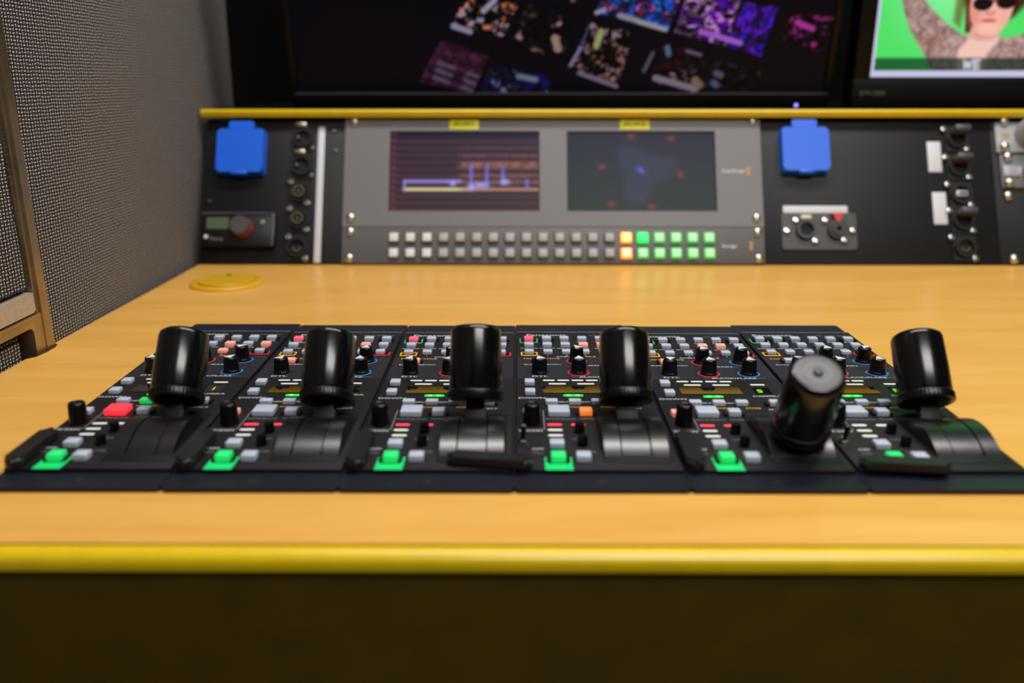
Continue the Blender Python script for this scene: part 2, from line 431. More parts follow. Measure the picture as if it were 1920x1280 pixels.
def segment_me(ch):
    segs = {'1': 'bc', '2': 'abged', '3': 'abgcd', '4': 'fgbc', '5': 'afgcd', '6': 'afgedc'}[ch]
    bm = bmesh.new(); w, h, t = .0030, .0056, .0008
    S = {'a': (-w/2, w/2, h/2-t, h/2), 'g': (-w/2, w/2, -t/2, t/2), 'd': (-w/2, w/2, -h/2, -h/2+t), 'f': (-w/2, -w/2+t, 0, h/2), 'e': (-w/2, -w/2+t, -h/2, 0), 'b': (w/2-t, w/2, 0, h/2), 'c': (w/2-t, w/2, -h/2, 0)}
    for s in segs: b_box(bm, *S[s], 0, .0002)
    return finish(bm, 'camera_number', SEG)
def guard_me():
    return box_me('key_guard', mm(-.65, .65, -3.2, 3.2, 0, 2.3), BLK, bev=.0003)
def arc_pts(r0, a0, a1, n, yc, zc): return [(yc+r0*math.sin(R(a0+(a1-a0)*i/n)), zc+r0*math.cos(R(a0+(a1-a0)*i/n))) for i in range(n+1)]
PIV = (.0670, .0685, -.020)
DC = (.0625, -.0315)
def drum_me(x0, x1, r, name):
    bm = bmesh.new()
    h = ZF-.0015-DC[1]; a = math.degrees(math.acos(h/r))
    pts = arc_pts(r, -a, a, 22, *DC)
    b_poly(bm, pts, x0, x1, axis='x')
    es = [e for e in bm.edges if abs(e.verts[0].co.x-e.verts[1].co.x) < 1e-6 and max(e.verts[0].co.z, e.verts[1].co.z) > ZF]
    bmesh.ops.bevel(bm, geom=es, offset=.0006, segments=2, affect='EDGES')
    return finish(bm, name, BLKM2)
BLKM2 = mat('drum_rubber_black', (15, 15, 17), .27, spec=.7, bump=.12, nscale=500)
def grip_me():
    bm = bmesh.new()
    b_lathe(bm, [(.0150, .0050), (.0154, .0054), (.0157, .0065), (.0157, .020), (.0151, .0405), (.0145, .0425), (.0128, .0438), (.0115, .0440), (.0108, .0436), (.0092, .0436), (.0086, .0440), (.0052, .0439), (.0046, .0430), (.0040, .0430), (0, .0430)], 64)
    return finish(bm, 'grip', GRIP, 50)
def cap_me():
    bm = bmesh.new()
    b_lathe(bm, [(.0125, .0439), (.0122, .0441), (.0098, .0441), (.0095, .0437), (.0088, .0437), (.0085, .0441), (.0048, .0441), (.0044, .0436), (0, .0436)], 48)
    return finish(bm, 'grip_cap', CAPM, 40)
CAPM = mat('grip_cap_grey', (84, 84, 86), .42, bump=.3, nscale=900)
def tip_me():
    bm = bmesh.new(); b_lathe(bm, [(.0026, .0434), (.0026, .0448), (.0018, .0456), (0, .0458)], 24)
    return finish(bm, 'push_tip', CAPM, 60)
def ring_me():
    bm = bmesh.new()
    b_lathe(bm, [(.0150, -.0002), (.0161, .0002), (.0165, .0008), (.0165, .0046), (.0161, .0052), (.0155, .0055)], 144, rib=(.0005, .0047, 48, .035))
    return finish(bm, 'knurled_ring', KNOB, 50)
def stem_me():
    bm = bmesh.new()
    b_box(bm, -.0054, .0054, -.0035, .0035, .024, .0462, bev=.0006)
    b_box(bm, -.0068, .0068, -.0046, .0046, .024, .0382, bev=.0010)
    return finish(bm, 'lever', BLKM)
def toggle_me():
    bm = bmesh.new()
    b_lathe(bm, [(.0033, 0), (.0033, .0012), (.0028, .0018), (.0023, .0018), (.0023, .0036), (0, .0036)], 6, mi=1)
    b_lathe(bm, [(.0010, .0030), (.0015, .0095), (.0017, .0125), (.0013, .0138), (0, .0142)], 20, mi=0, M=Matrix.Rotation(R(24), 4, 'X'))
    return finish(bm, 'toggle_switch', [KNOB, CHROME], 40)
def cover_me():
    """flip cover for the power switch: rounded slab with a hinge boss at its near end (origin)"""
    bm = bmesh.new()
    b_poly(bm, rrect(-.0050, .0050, -.004, .042, .0044, 6), .0010, .0056)
    es = [e for e in bm.edges if abs(e.verts[0].co.z-e.verts[1].co.z) < 1e-6 and e.verts[0].co.z > .005]
    bmesh.ops.bevel(bm, geom=es, offset=.0016, segments=3, affect='EDGES')
    b_lathe(bm, [(.0040, 0), (.0040, .0020), (0, .0020)], 20)
    return finish(bm, 'switch_cover', COVER, 40)
COVER = mat('cover_slate_black', (18, 18, 22), .42, bump=.3, nscale=700)
G = KEYG
def control_panel(x0, dy, rz, label, cfg, num, lean, cover, angs):
    p = thing('camera_control_panel', label, 'control panel', (x0, .4290, .0003), (0, 0, R(rz)), 'camera control panels set in a row in the desk')
    p.scale = (1, 1+dy/.30, 1)
    link('flange', cached('flange', plate), p)
    link('faceplate', cached('face', face), p)
    link('upper_faceplate', box_me('upper_faceplate', mm(1.6, 88.9, 171.5, 222.0, 4.6, 5.08), FACE2), p)
    link('lettering', cached('texts', texts), p)
    link('printed_line', cached('lines', lines), p)
    link('back_ridge', box_me('back_ridge', mm(1.5, 89, 289.6, 290.8, 4.6, 5.7), RIDGE, bev=.0003), p)
    for v in (4.0, 306.0):                       # fixing holes in the two flanges
        def f():
            bm = bmesh.new(); b_lathe(bm, [(.0026, 0), (.0026, .0001), (.0018, .00012), (0, .00012)], 24); return finish(bm, 'fixing_hole', HOLE)
        link('fixing_hole', cached('fhole', f), p, (.0455, v/1000+.0045*(v < 10), .0026))
    def key(u, v, w=7.2, d=6.6, h=2.3, m=KEYG, guard=False):
        k = link('key', key_me(w, d, h, m), p, (u/1000, v/1000, ZF))
        if m is not KEYG: k['label'] = {KEYP.name: 'peach lit key', KEYO.name: 'orange lit key', KEYR.name: 'red lit key', KEYR2.name: 'pink lit key', KEYGR.name: 'green lit key'}[m.name]
        if guard:
            for s in (-1, 1): link('key_guard', guard_me(), p, (u/1000+s*(w/2+1.6)/1000, v/1000, ZF))
        return k
    cols = (10.5, 24.5, 38.4, 52.3, 66.2, 80)
    for i in range(6):
        key(cols[i], 267, h=3.1, m=cfg.get(('A', i+1), G), guard=i in (0, 1, 5))
        key(cols[i], 249.6, h=3.1, m=cfg.get(('B', i+1), G))
        key(cols[i], 231.3, 6.9, 6.2, 2.9, m=cfg.get(('C', i+1), G), guard=i == 5)
    link('printed_frame', frame_me(14.2, 12.5, 1.1, PGREEN, True), p, (.0105, .2660, 0), label='green printed frame')
    link('printed_frame', frame_me(12.6, 9.5, 1.1, PYEL), p, (.0105, .2303, 0), label='amber printed frame')
    link('printed_frame', frame_me(14.6, 9.5, 1.1, PRED), p, (.080, .2305, 0), label='red printed frame')
    key(17.6, 209.5, 7.0, 6.0, 3.0, m=cfg.get('D', G), guard=True)
    def knob(u, v, r, h, ang, ringm=None, lab=None):
        k = link('knob', knob_me(r, h), p, (u/1000, v/1000, ZF), (0, 0, R(ang)))
        if ang is not None: link('pointer', pointer_me(r, h), k)
        if ringm:
            def f():
                bm = bmesh.new(); b_ring(bm, 0, 0, .0066, .0077, ZF, ZF+.00014, -220, 40, 44); return finish(bm, 'printed_ring', ringm)
            link('printed_ring', cached(('ring', ringm.name), f), p, (u/1000, v/1000, 0), label=lab)
        return k
    knob(17.1, 185, .0052, .0109, angs[0])
    knob(44.6, 185, .0052, .0109, angs[1], PRED, 'red ring round a knob'); knob(44.8, 212, .0050, .0109, angs[2], PRED, 'red ring round a knob')
    knob(72.5, 185, .0052, .0109, angs[3], PBLUE, 'blue ring round a knob'); knob(72.6, 212, .0050, .0109, angs[4], PBLUE, 'blue ring round a knob')
    link('indicator', strip_me(2.6, 1.0, PGREEN), p, (.0322, .2035, ZF))
    # label lamps over the display
    for u in (23.6, 33.4, 43.2, 52.9): link('lamp_label', strip_me(8.3, 2.5, PWHITE2), p, (u/1000-.0005, .1672, ZF))
    for u in (28.5, 47.8): link('lamp_label', strip_me(11.8, 2.5, PWHITE2), p, (u/1000, .1597, ZF))
    link('lamp_label', strip_me(9.8, 2.5, PWHITE2), p, (.0725, .1605, ZF))
    link('display_window', box_me('display_window', mm(-20, 20, -7, 7, -.6, .1), GLASS), p, (.0385, .1475, ZF+.00016), (R(-.9), 0, 0))
    link('number_window', box_me('number_window', mm(67, 78, 141.5, 154.5, 4.5, 5.12), GLASS), p)
    link('camera_number', cached(('seg', num), lambda: segment_me(num)), p, (.0708, .1472, ZF+.00013), label='green digit '+num)
    link('status_lamp', strip_me(13, 3.0, LEDG), p, (.038, .1362, ZF), label='lit green status lamp')
    for s in (-1, 1): link('lamp_core', strip_me(2.8, .9, LEDG2), p, (.038+s*.0028, .1362, ZF+.0001))
    key(9.8, 159, 6.8, 7.8, 3.2, m=G); key(9.9, 139.3, 6.8, 7.6, 3.2, m=G)
    for i, u in enumerate((23.2, 38.0, 52.4)): key(u, 120, 7.8, 5.8, 3.1, m=cfg.get(('S', i+1), G))
    key(73.5, 120, 7.6, 6.2, 3.3, guard=True)
    key(27.0, 102.5, 13.2, 12.8, 3.8, m=cfg.get('big', G))
    key(43.6, 101.5, 7.6, 7.4, 3.8, m=cfg.get('small', G), guard=True)
    key(8.4, 100.5, 7, 7, 3.4, m=cfg.get('master', G))
    link('knob', cached('mknob', lambda: master_knob()), p, (.0103, .0855, ZF))
    for v, k_ in ((83.5, 'L1'), (74.8, None), (66.3, None)): link('lamp_label', strip_me(8.8, 3.1, LEDR if cfg.get(k_) else PWHITE2), p, (.0237, v/1000, ZF), label='lit red lamp label' if cfg.get(k_) else None)
    link('lamp_label', strip_me(8.4, 3.1, LEDR if cfg.get('L2') else PWHITE2), p, (.0378, .0835, ZF), label='lit red lamp label' if cfg.get('L2') else None)
    link('knob', cached('sknob', lambda: small_knob()), p, (.0377, .0715, ZF)); link('knob', cached('sknob', small_knob), p, (.0383, .0520, ZF))
    key(23.7, 49.5, 8.2, 8.0, 3.7)
    link('printed_frame', cached('gframe', green_frame), p, (.0237, .0275, 0), label='wide green printed patch round a key')
    key(23.7, 30.5, 7.9, 8.6, 4.2, m=KEYGR, guard=True)
    key(37.4, 31.0, 8.0, 8.0, 4.0)
    tg = link('toggle_switch', cached('toggle', toggle_me), p, (.0048, .0560, ZF))
    if cover == 0: tg.scale = (1, 1, .28)
    cv = link('switch_cover', cached('cover', cover_me), p, (.0056, .0215, ZF), (0, 0, R(cover)))
    # iris drum and lever
    link('drum', cached('drum_l', lambda: drum_me(.0492, .0583, .0462, 'drum')), p)
    link('drum', cached('drum_c', lambda: drum_me(.0591, .0746, .0457, 'drum')), p)
    link('drum', cached('drum_r', lambda: drum_me(.0754, .0845, .0462, 'drum')), p)
    link('drum_base', box_me('drum_base', mm(48.4, 85.4, 28, 100, 4.6, 5.5), BLKM, bev=.0008), p)
    lv = link('lever', cached('stem', stem_me), p, PIV, (R(-lean), 0, 0), label='black iris lever')
    link('grip', cached('grip', grip_me), lv, (0, 0, .0436)); link('grip_cap', cached('cap', cap_me), lv, (0, 0, .0436), label='dark grey grooved end cap')
    link('knurled_ring', cached('ring', ring_me), lv, (0, 0, .0436)); link('push_tip', cached('tip', tip_me), lv, (0, 0, .0436))
    return p
RIDGE = mat('ridge_lavender_grey', (96, 96, 112), .4)
def master_knob():
    bm = bmesh.new(); b_lathe(bm, [(.0056, 0), (.0056, .001), (.0054, .0015), (.0050, .0118), (.0044, .0128), (.0036, .0130), (.0032, .0126), (0, .0126)], 48, rib=(.001, .012, 24, .03)); return finish(bm, 'knob', KNOB, 50)
def small_knob():
    bm = bmesh.new(); b_lathe(bm, [(.0030, 0), (.0029, .0050), (.0025, .0058), (0, .0058)], 36, rib=(.0003, .0052, 12, .06)); return finish(bm, 'knob', KNOB, 50)
def green_frame():
    bm = bmesh.new(); z0, z1 = ZF, ZF+.00014
    b_box(bm, *mm(-7.4, 7.4, -10, -2), z0, z1); b_box(bm, *mm(-7.4, -5.6, -2, 7), z0, z1); b_box(bm, *mm(5.6, 7.4, -2, 7), z0, z1)
    return finish(bm, 'printed_frame', mat('green_patch', (0, 205, 110), .5, emit=(0, 220, 100), estr=.12))
P_, R2_ = KEYP, KEYR2
control_panel(-.2728, .003, .25, 'leftmost control panel, the only one with its large key lit red', {('B', 4): P_, ('B', 6): P_, ('C', 4): P_, 'big': KEYR, ('S', 2): KEYGR}, '1', 35, 0, (10, -20, 15, -30, -60))
control_panel(-.1819, .000, .1, 'second control panel from the left wall, grip leaning back over its keys', {('A', 1): R2_, ('B', 5): P_, 'D': P_, 'master': P_, 'L1': 1, 'L2': 1}, '2', 35, 0, (-20, 20, 0, 5, 0))
control_panel(-.0915, -.001, 0, 'third control panel from the left, its iris grip standing most upright', {('A', 1): R2_, 'D': P_, 'master': P_, 'L1': 1, 'L2': 1}, '3', 25, 0, (-15, -20, 5, 10, 0))
control_panel(-.0010, .001, 0, 'fourth control panel, with an orange lit key and its switch cover swung left', {('A', 1): R2_, ('B', 4): P_, ('B', 5): P_, 'small': KEYO, 'L1': 1, 'L2': 1}, '4', 33, 82, (15, 0, 30, 0, 20))
control_panel(.0896, -.003, -.1, 'fifth control panel, its iris grip pulled forward showing the round end cap', {('B', 4): P_, ('B', 5): P_, 'D': P_, 'master': P_, 'L1': 1, 'L2': 1}, '5', -29, 0, (170, 0, 10, 0, 140))
control_panel(.1802, .001, -.1, 'rightmost control panel, all upper keys unlit, switch cover swung right', {}, '6', 36, -97, (180, 20, 0, 0, 150))

# ------------------------------------------------------------------ rack turret
TILT = (R(-25), 0, 0); ORG = (0, 1.030, .0006)
def rack_thing(name, label, cat): return thing(name, label, cat, ORG, TILT)
def rpanel(x0, x1, w0, w1, m, t=.003, name='front_plate', bev=.0004):
    return box_me(name, (x0, x1, 0, t, w0, w1), m, bev=bev)
def fb(x0, x1, w0, w1, m, y0, y1, name, bev=.0004): return box_me(name, (x0, x1, y0, y1, w0, w1), m, bev=bev)
def out_lathe(prof, n, m, name, rib=None, sharp=40):
    bm = bmesh.new(); b_lathe(bm, prof, n, rib=rib, M=UPRIGHT); return finish(bm, name, m, sharp)
def screw_me(r=.0052):
    def f():
        bm = bmesh.new()
        b_lathe(bm, [(r, 0), (r*.98, r*.22), (r*.8, r*.5), (r*.5, r*.68), (r*.22, r*.74), (r*.2, r*.5), (0, r*.5)], 28, M=UPRIGHT)
        return finish(bm, 'screw', STEEL, 50)
    return cached(('screw', r), f)
def hexs_me(r=.0040):
    return cached(('hex', r), lambda: out_lathe([(r, 0), (r, r*.55), (r*.85, r*.8), (r*.5, r*.85), (r*.45, r*.5), (0, r*.5)], 20, CHROME, 'screw'))
def txt_up(items, name='lettering'):
    global LS
    LS = 1
    return stand(text_bm(items, name))

def blue_socket(p, u, w):
    """blue hinged-lid mains socket: frame behind, lid, upper hinge tab, lip below"""
    bm = bmesh.new()
    b_poly(bm, rrect(u-.0275, u+.0275, w-.026, w+.026, .003), -.002, .006, axis='y')
    s = link('power_socket', finish(bm, 'power_socket', BLUE), p, label='blue mains socket with closed lid')
    bm = bmesh.new()
    b_poly(bm, rrect(u-.0270, u+.0270, w-.0255, w+.0265, .0035), -.013, -.002, axis='y')
    es = [e for e in bm.edges if abs(e.verts[0].co.y-e.verts[1].co.y) < 1e-6 and e.verts[0].co.y < -.012]
    bmesh.ops.bevel(bm, geom=es, offset=.0018, segments=3, affect='EDGES')
    b_box(bm, u-.009, u+.009, -.0135, -.003, w-.0285, w-.024, bev=.001)
    link('lid', finish(bm, 'lid', BLUE), s)
    bm = bmesh.new()
    b_poly(bm, rrect(u-.0145, u+.0145, w+.0275, w+.0365, .0028), -.011, .001, axis='y')
    b_box(bm, u-.0115, u+.0115, -.009, .001, w+.024, w+.0290)
    link('hinge', finish(bm, 'hinge', BLUE), s)
def dconn(p, u, w, kind):
    """round chassis connector on a black flange with two screws"""
    fl = link('connector', cached('dfl', lambda: (lambda bm: (b_poly(bm, rrect(-.013, .013, -.0155, .0155, .003), -.0018, 0, axis='y'), b_ring_y(bm, .0118, .0085, -.0060, -.0015), finish(bm, 'connector', BLK))[-1])(bmesh.new())), p, (u, 0, w), label={'jack': 'black round jack with a metal latch', 'coax': 'round coaxial socket', 'din': 'round multi-pin socket', 'usb': 'round socket with a blue port', 'plug': 'round socket with a shaded hood'}[kind])
    link('recess', cached('rec', lambda: out_lathe([(.0085, .0016), (.0085, .0022), (0, .0022)], 28, HOLE, 'recess')), fl)
    if kind == 'coax':
        link('coaxial_core', cached('coax', lambda: (lambda bm: (b_ring_y(bm, .0066, .0050, -.0095, -.002), b_lathe(bm, [(.0018, .002), (.0018, .0085), (0, .0085)], 16, M=UPRIGHT), finish(bm, 'coaxial_core', mat('aged_nickel', (150, 140, 118), .35, 1)))[-1])(bmesh.new())), fl)
    elif kind == 'jack':
        link('latch', cached('latch', lambda: fb(-.0085, .0045, .0125, .0185, mat('dull_nickel', (170, 162, 140), .35, 1), -.0075, -.001, 'latch', .0018)), fl, label='metal latch')
        link('contact', cached('cont', lambda: out_lathe([(.0022, .0022), (.0018, .0075), (0, .0078)], 12, CHROME, 'contact')), fl, (-.0052, 0, 0))
    elif kind == 'usb':
        link('port', cached('usb', lambda: fb(-.0066, .0066, -.0034, .0034, ALU, -.0062, -.0022, 'port', .0008)), fl)
        link('tongue', cached('usbt', lambda: fb(-.0048, .0048, -.0012, .0016, mat('port_blue', (60, 70, 150), .4), -.0066, -.0060, 'tongue', 0)), fl, label='blue tongue')
    elif kind == 'din':
        for k in range(5):
            a = R(200+k*35); link('pin', cached('pin', lambda: out_lathe([(.0008, .002), (.0008, .005), (0, .0054)], 8, mat('gold_pin', (150, 125, 60), .3, 1), 'pin')), fl, (.0045*math.cos(a), 0, .0045*math.sin(a)))
    elif kind == 'plug':
        link('hood', cached('hood', lambda: fb(-.0085, .0105, .0035, .0115, mat('hood_grey', (70, 70, 80), .4), -.020, -.002, 'hood', .003)), fl, label='dark grey plastic hood')
    return fl
def b_ring_y(bm, r1, r0, y0, y1, n=36):
    V = []
    for i in range(n):
        a = 2*math.pi*i/n; c, s = math.cos(a), math.sin(a)
        V.append([bm.verts.new((r*c, y, r*s)) for r, y in ((r0, y0), (r1, y0), (r1, y1), (r0, y1))])
    for i in range(n):
        A, B = V[i], V[(i+1) % n]
        for j in range(4): bm.faces.new((A[j], B[j], B[(j+1) % 4], A[(j+1) % 4]))

# carcass behind the plates
bm = bmesh.new()
b_poly(bm, [(1.045, .0005), (1.30, .0005), (1.30, .155), (1.117, .155)], -.3625, 1.25, axis='x')
thing('rack_case', 'black sloping rack case under the yellow-edged shelf', 'rack', me=finish(bm, 'rack_case', BEZEL))

lp = rack_thing('connector_plate', 'black connector plate left of the grey twin screen unit', 'connector panel')
link('front_plate', rpanel(-.3630, -.2005, .0005, .174, PANELBLK), lp)
blue_socket(lp, -.3190, .1315)
for w, k in ((.150, 'jack'), (.1168, 'jack'), (.0846, 'coax'), (.0527, 'coax'), (.0192, 'din')):
    dconn(lp, -.2492+(.150-w)*-.014, w, k)
    if k != 'jack':
        link('screw', hexs_me(), lp, (-.2612, -.001, w+.0125)); link('screw', hexs_me(), lp, (-.2415, -.001, w-.0125))
    else: link('screw', hexs_me(.0024), lp, (-.2378, -.001, w-.011))
link('label_tape', fb(-.2318, -.2243, .0020, .1650, TAPE, -.0006, 0, 'label_tape', .0001), lp, label='narrow white label strip')
for u, w in ((-.2135, .160), (-.2105, .136), (-.3545, .075)): link('rivet', hexs_me(.0018), lp, (u, -.0005, w))
# small controller with green display and red-ringed knob
c = link('controller', fb(-.3585, -.2755, .0185, .0575, BLK, -.012, 0, 'controller', .0014), lp, label='small black controller with display and knob')
link('front_frame', cached('cf', lambda: (lambda bm: (b_box(bm, -.3585, -.2755, -.0135, -.012, .0555, .0575), b_box(bm, -.2795, -.2755, -.0135, -.012, .0185, .0575, bev=.0006), finish(bm, 'front_frame', mat('frame_grey', (92, 90, 100), .35, .5)))[-1])(bmesh.new())), c)
link('display', fb(-.3525, -.3275, .0385, .0520, mat('lcd_green', (78, 92, 62), .4, emit=(78, 96, 60), estr=.05), -.0126, -.012, 'display', 0), c, label='grey green display')
link('dial', cached('cdial', lambda: out_lathe([(.0118, 0), (.0118, .0045), (0, .0045)], 40, mat('dial_red', (150, 12, 14), .4), 'dial')), c, (-.3115, -.0118, .0395), label='red dial ring')
link('dial_cap', cached('cdial2', lambda: out_lathe([(.0112, .003), (.0108, .0105), (.0100, .0115), (0, .0115)], 40, mat('dial_grey', (70, 68, 68), .5), 'dial_cap')), c, (-.3125, -.0118, .0405), label='grey dial cap')
link('button', cached('cbtn', lambda: out_lathe([(.0024, 0), (.0022, .0015), (0, .0016)], 16, LGREY, 'button')), c, (-.2885, -.012, .0465))
link('logo_dot', cached('cdot', lambda: out_lathe([(.0024, 0), (.0024, .0003), (0, .0003)], 16, TAPE, 'logo_dot')), c, (-.3525, -.012, .0295))
link('lettering', txt_up([('Penny', -.348, .0270, .0122, .0062, 1.0, 'LEFT', PGREY)]), c)

# ---- screens drawn cell by cell as coloured, self-lit picture cells
def vnoise(x, y, seed=0):
    xi, yi = np.floor(x).astype(int), np.floor(y).astype(int); fx, fy = x-xi, y-yi
    fx, fy = fx*fx*(3-2*fx), fy*fy*(3-2*fy)
    def hsh(a, b):
        n = (a*374761393+b*668265263+seed*2147483647) & 0xffffffff
        n = ((n ^ (n >> 13))*1274126177) & 0xffffffff
        return ((n ^ (n >> 16)) & 0xffff)/65535.
    return (hsh(xi, yi)*(1-fx)+hsh(xi+1, yi)*fx)*(1-fy)+(hsh(xi, yi+1)*(1-fx)+hsh(xi+1, yi+1)*fx)*fy
def screen(name, parent, x0, x1, z0, z1, y, nx, nz, fn, strength, label=None):
    xs = np.linspace(x0, x1, nx); zs = np.linspace(z0, z1, nz); X, Z = np.meshgrid(xs, zs)
    co = np.stack([X, np.full_like(X, y), Z], -1).reshape(-1, 3)
    i = np.arange(nx*nz).reshape(nz, nx); q = np.stack([i[:-1, :-1], i[:-1, 1:], i[1:, 1:], i[1:, :-1]], -1).reshape(-1, 4)
    me = bpy.data.meshes.new(name); me.vertices.add(len(co)); me.vertices.foreach_set('co', co.ravel())
    me.loops.add(q.size); me.loops.foreach_set('vertex_index', q.ravel().astype(np.int32))
    me.polygons.add(len(q)); me.polygons.foreach_set('loop_start', np.arange(0, q.size, 4, dtype=np.int32))
    me.update(calc_edges=True)
    rgb = np.clip(fn(X, Z), 0, 255)/255.; lin = np.where(rgb <= .04045, rgb/12.92, ((rgb+.055)/1.055)**2.4)
    ca = me.color_attributes.new('picture', 'FLOAT_COLOR', 'POINT')
    ca.data.foreach_set('color', np.concatenate([lin, np.ones_like(lin[..., :1])], -1).reshape(-1).astype(np.float32))
    m = bpy.data.materials.new(name+'_glow'); m.use_nodes = True; nt = m.node_tree; b = nt.nodes['Principled BSDF']
    at = nt.nodes.new('ShaderNodeAttribute'); at.attribute_name = 'picture'
    b.inputs['Base Color'].default_value = (.004, .004, .005, 1); b.inputs['Roughness'].default_value = .35
    b.inputs['Specular IOR Level'].default_value = .08
    nt.links.new(at.outputs['Color'], b.inputs['Emission Color']); b.inputs['Emission Strength'].default_value = strength
    me.materials.append(m)
    return link(name, me, parent, label=label)
def put(img, mask, col, a=1.0):
    mask = np.clip(mask, 0, 1)[..., None]*a
    return img*(1-mask)+np.array(col, float)*mask
def sm(d, w): return np.clip(.5-d/w, 0, 1)

def wave(X, Z):
    # photo-like frame: s in 0..279 across, t in 0..150 down
    s = (X+.1476)/.1738*279; t = (.1590-Z)/.0966*150
    img = np.zeros(X.shape+(3,))+np.array([34, 32, 50.]); img = img+np.clip(t/150, 0, 1)[..., None]*np.array([16, 14, -2])
    for k in range(11):
        img = put(img, np.exp(-((t-(18+k*12.9))/3.2)**2), (92, 48, 60), .75)
    img = put(img, np.exp(-((s-7)/4)**2)*(np.sin(t*.5)*.5+.5), (150, 50, 60), .7)
    hz = vnoise(s/7, t/5, 3)
    for yy, lo in ((60, 1.0), (66, .8), (82, .7), (94, .7), (45, .45), (30, .2)):
        img = put(img, np.exp(-((t-yy)/4)**2)*sm(130-s, 14)*(.35+.65*hz), (205, 128, 100), .75*lo)
    img = put(img, np.exp(-((t-108)/3.2)**2)*sm(26-s, 4), (196, 140, 110), .9)
    img = put(img, np.exp(-((t-108)/3.0)**2)*sm(26-s, 4)*sm(s-140, 30), (214, 210, 150), .95)
    img = put(img, np.exp(-((t-93)/3.5)**2)*sm(26-s, 4)*sm(s-135, 6), (150, 138, 225), .95)
    img = put(img, np.exp(-((s-28)/2.6)**2)*sm(abs(t-100)-9, 3), (150, 138, 225), .9)
    for c_, lo, hi in ((152, 60, 104), (181, 62, 106), (211, 66, 100), (256, 88, 106)):
        img = put(img, np.exp(-((s-c_)/3.2)**2)*sm(lo-t, 8)*sm(t-hi, 6), (112, 116, 235), .85)
    for c_, yy, w in ((170, 100, 16), (215, 94, 9), (118, 97, 6), (152, 104, 8)):
        img = put(img, np.exp(-((s-c_)/w)**2-((t-yy)/6)**2), (175, 165, 245), .95)
    return img
def vector(X, Z):
    s = (X-.058)/.1720*279; t = (.1590-Z)/.0966*150
    img = np.zeros(X.shape+(3,))+np.array([40, 42, 58.]); img = img+np.clip(t/150, 0, 1)[..., None]*np.array([4, 12, -8])
    ang = np.arctan2(t-75, s-142); rr = np.hypot(s-142, t-75)
    img = put(img, sm(rr-(42+16*np.cos(ang*3+.6)+10*vnoise(ang*3+9, rr*0, 5)), 18), (62, 66, 90), .55)
    for a_, b_ in ((121, 8), (197, 12), (66, 66), (213, 80), (83, 135), (158, 140)):
        img = put(img, np.exp(-((s-a_)/7)**2-((t-b_)/6)**2), (150, 58, 50), .8)
    img = put(img, np.exp(-((s-139-(t-72)*.6)/6)**2-((t-72)/7)**2), (80, 100, 220), 1)
    return img

sc_ = rack_thing('waveform_monitor', 'grey rack unit with two small screens under yellow stickers', 'rack unit')
UY0 = -.2000; UY1 = .2826
def scope_front():
    bm = bmesh.new(); t0, t1 = -.0030, .003
    xs = [UY0, -.1476, .0262, .0580, .2300, UY1]; ws = [.0440, .0624, .1590, .1750]
    for i in range(5):
        for j in range(3):
            if i in (1, 3) and j == 1: continue
            b_box(bm, xs[i], xs[i+1], t0, t1, ws[j], ws[j+1])
    bmesh.ops.remove_doubles(bm, verts=bm.verts, dist=1e-6)
    return finish(bm, 'front_plate', PGRAY)
link('front_plate', scope_front(), sc_)
for i, (a, b, fn) in enumerate(((-.1476, .0262, wave), (.0580, .2300, vector))):
    bz = cached(('scb', i), lambda: box_me('screen_bezel'+str(i), (a, b, .0008, .002, .0624, .1590), BEZEL))
    f_ = link('screen_surround', bz, sc_)
    screen('screen', f_, a+.0008, b-.0008, .0632, .1582, .0005, 260, 140, fn, 1.0, 'waveform trace in violet over red lines' if i == 0 else 'dark vector display with a blue spot')
for u in (-.0617, .1372):
    st = link('sticker', fb(u-.0172, u+.0172, .1612, .1732, STICK, -.0034, -.0030, 'sticker', .0001), sc_, label='yellow sticker')
    link('lettering', txt_up([('AUX1' if u < 0 else 'AUX2', u, .1672, .0035, .0074, 1.3, 'CENTER', INK)]), st)
link('lettering', txt_up([('SmartScope', .2365, .1105, .0031, .0056, 1.0, 'LEFT', TAPE)]), sc_)
link('logo_mark', cached('lm', lambda: (lambda bm: ([b_box(bm, .2655, .2690, -.0032, -.0030, .1060+k*.0035, .1086+k*.0035) for k in range(3)], finish(bm, 'logo_mark', mat('orange_print', (205, 140, 50), .5)))[-1])(bmesh.new())), sc_, label='small orange squares')
for u, w in ((-.1895, .1705), (-.1905, .0545), (.2745, .1705), (.2745, .0545)): link('screw', screw_me(), sc_, (u, -.003, w))
vs_ = rack_thing('button_panel', 'grey rack panel with two rows of small square keys, some lit', 'rack unit')
link('front_plate', rpanel(UY0, UY1, .0008, .0434, PGRAY2, .0055, bev=.0005), vs_).location.y = -.0025
KW = mat('white_key', (205, 205, 205), .5, emit=(230, 230, 230), estr=.10)
KC = mat('clear_key', (170, 168, 172), .5); KT = mat('key_skirt', (84, 84, 84), .5)
KLO = mat('amber_glow_key', (255, 190, 110), .5, emit=(255, 190, 100), estr=2.2); KLO2 = mat('amber_soft_key', (255, 205, 160), .5, emit=(255, 200, 150), estr=.95)
KLG = mat('green_glow_key', (60, 230, 110), .5, emit=(40, 255, 110), estr=1.6); KLG2 = mat('green_soft_key', (170, 225, 180), .5, emit=(140, 235, 155), estr=.42)
HLO = mat('amber_halo', (240, 140, 30), .5, emit=(255, 130, 10), estr=1.3); HLG = mat('green_halo', (0, 200, 60), .5, emit=(0, 230, 60), estr=1.0)
HLG2 = mat('green_rim', (80, 180, 90), .5, emit=(40, 200, 70), estr=.45)
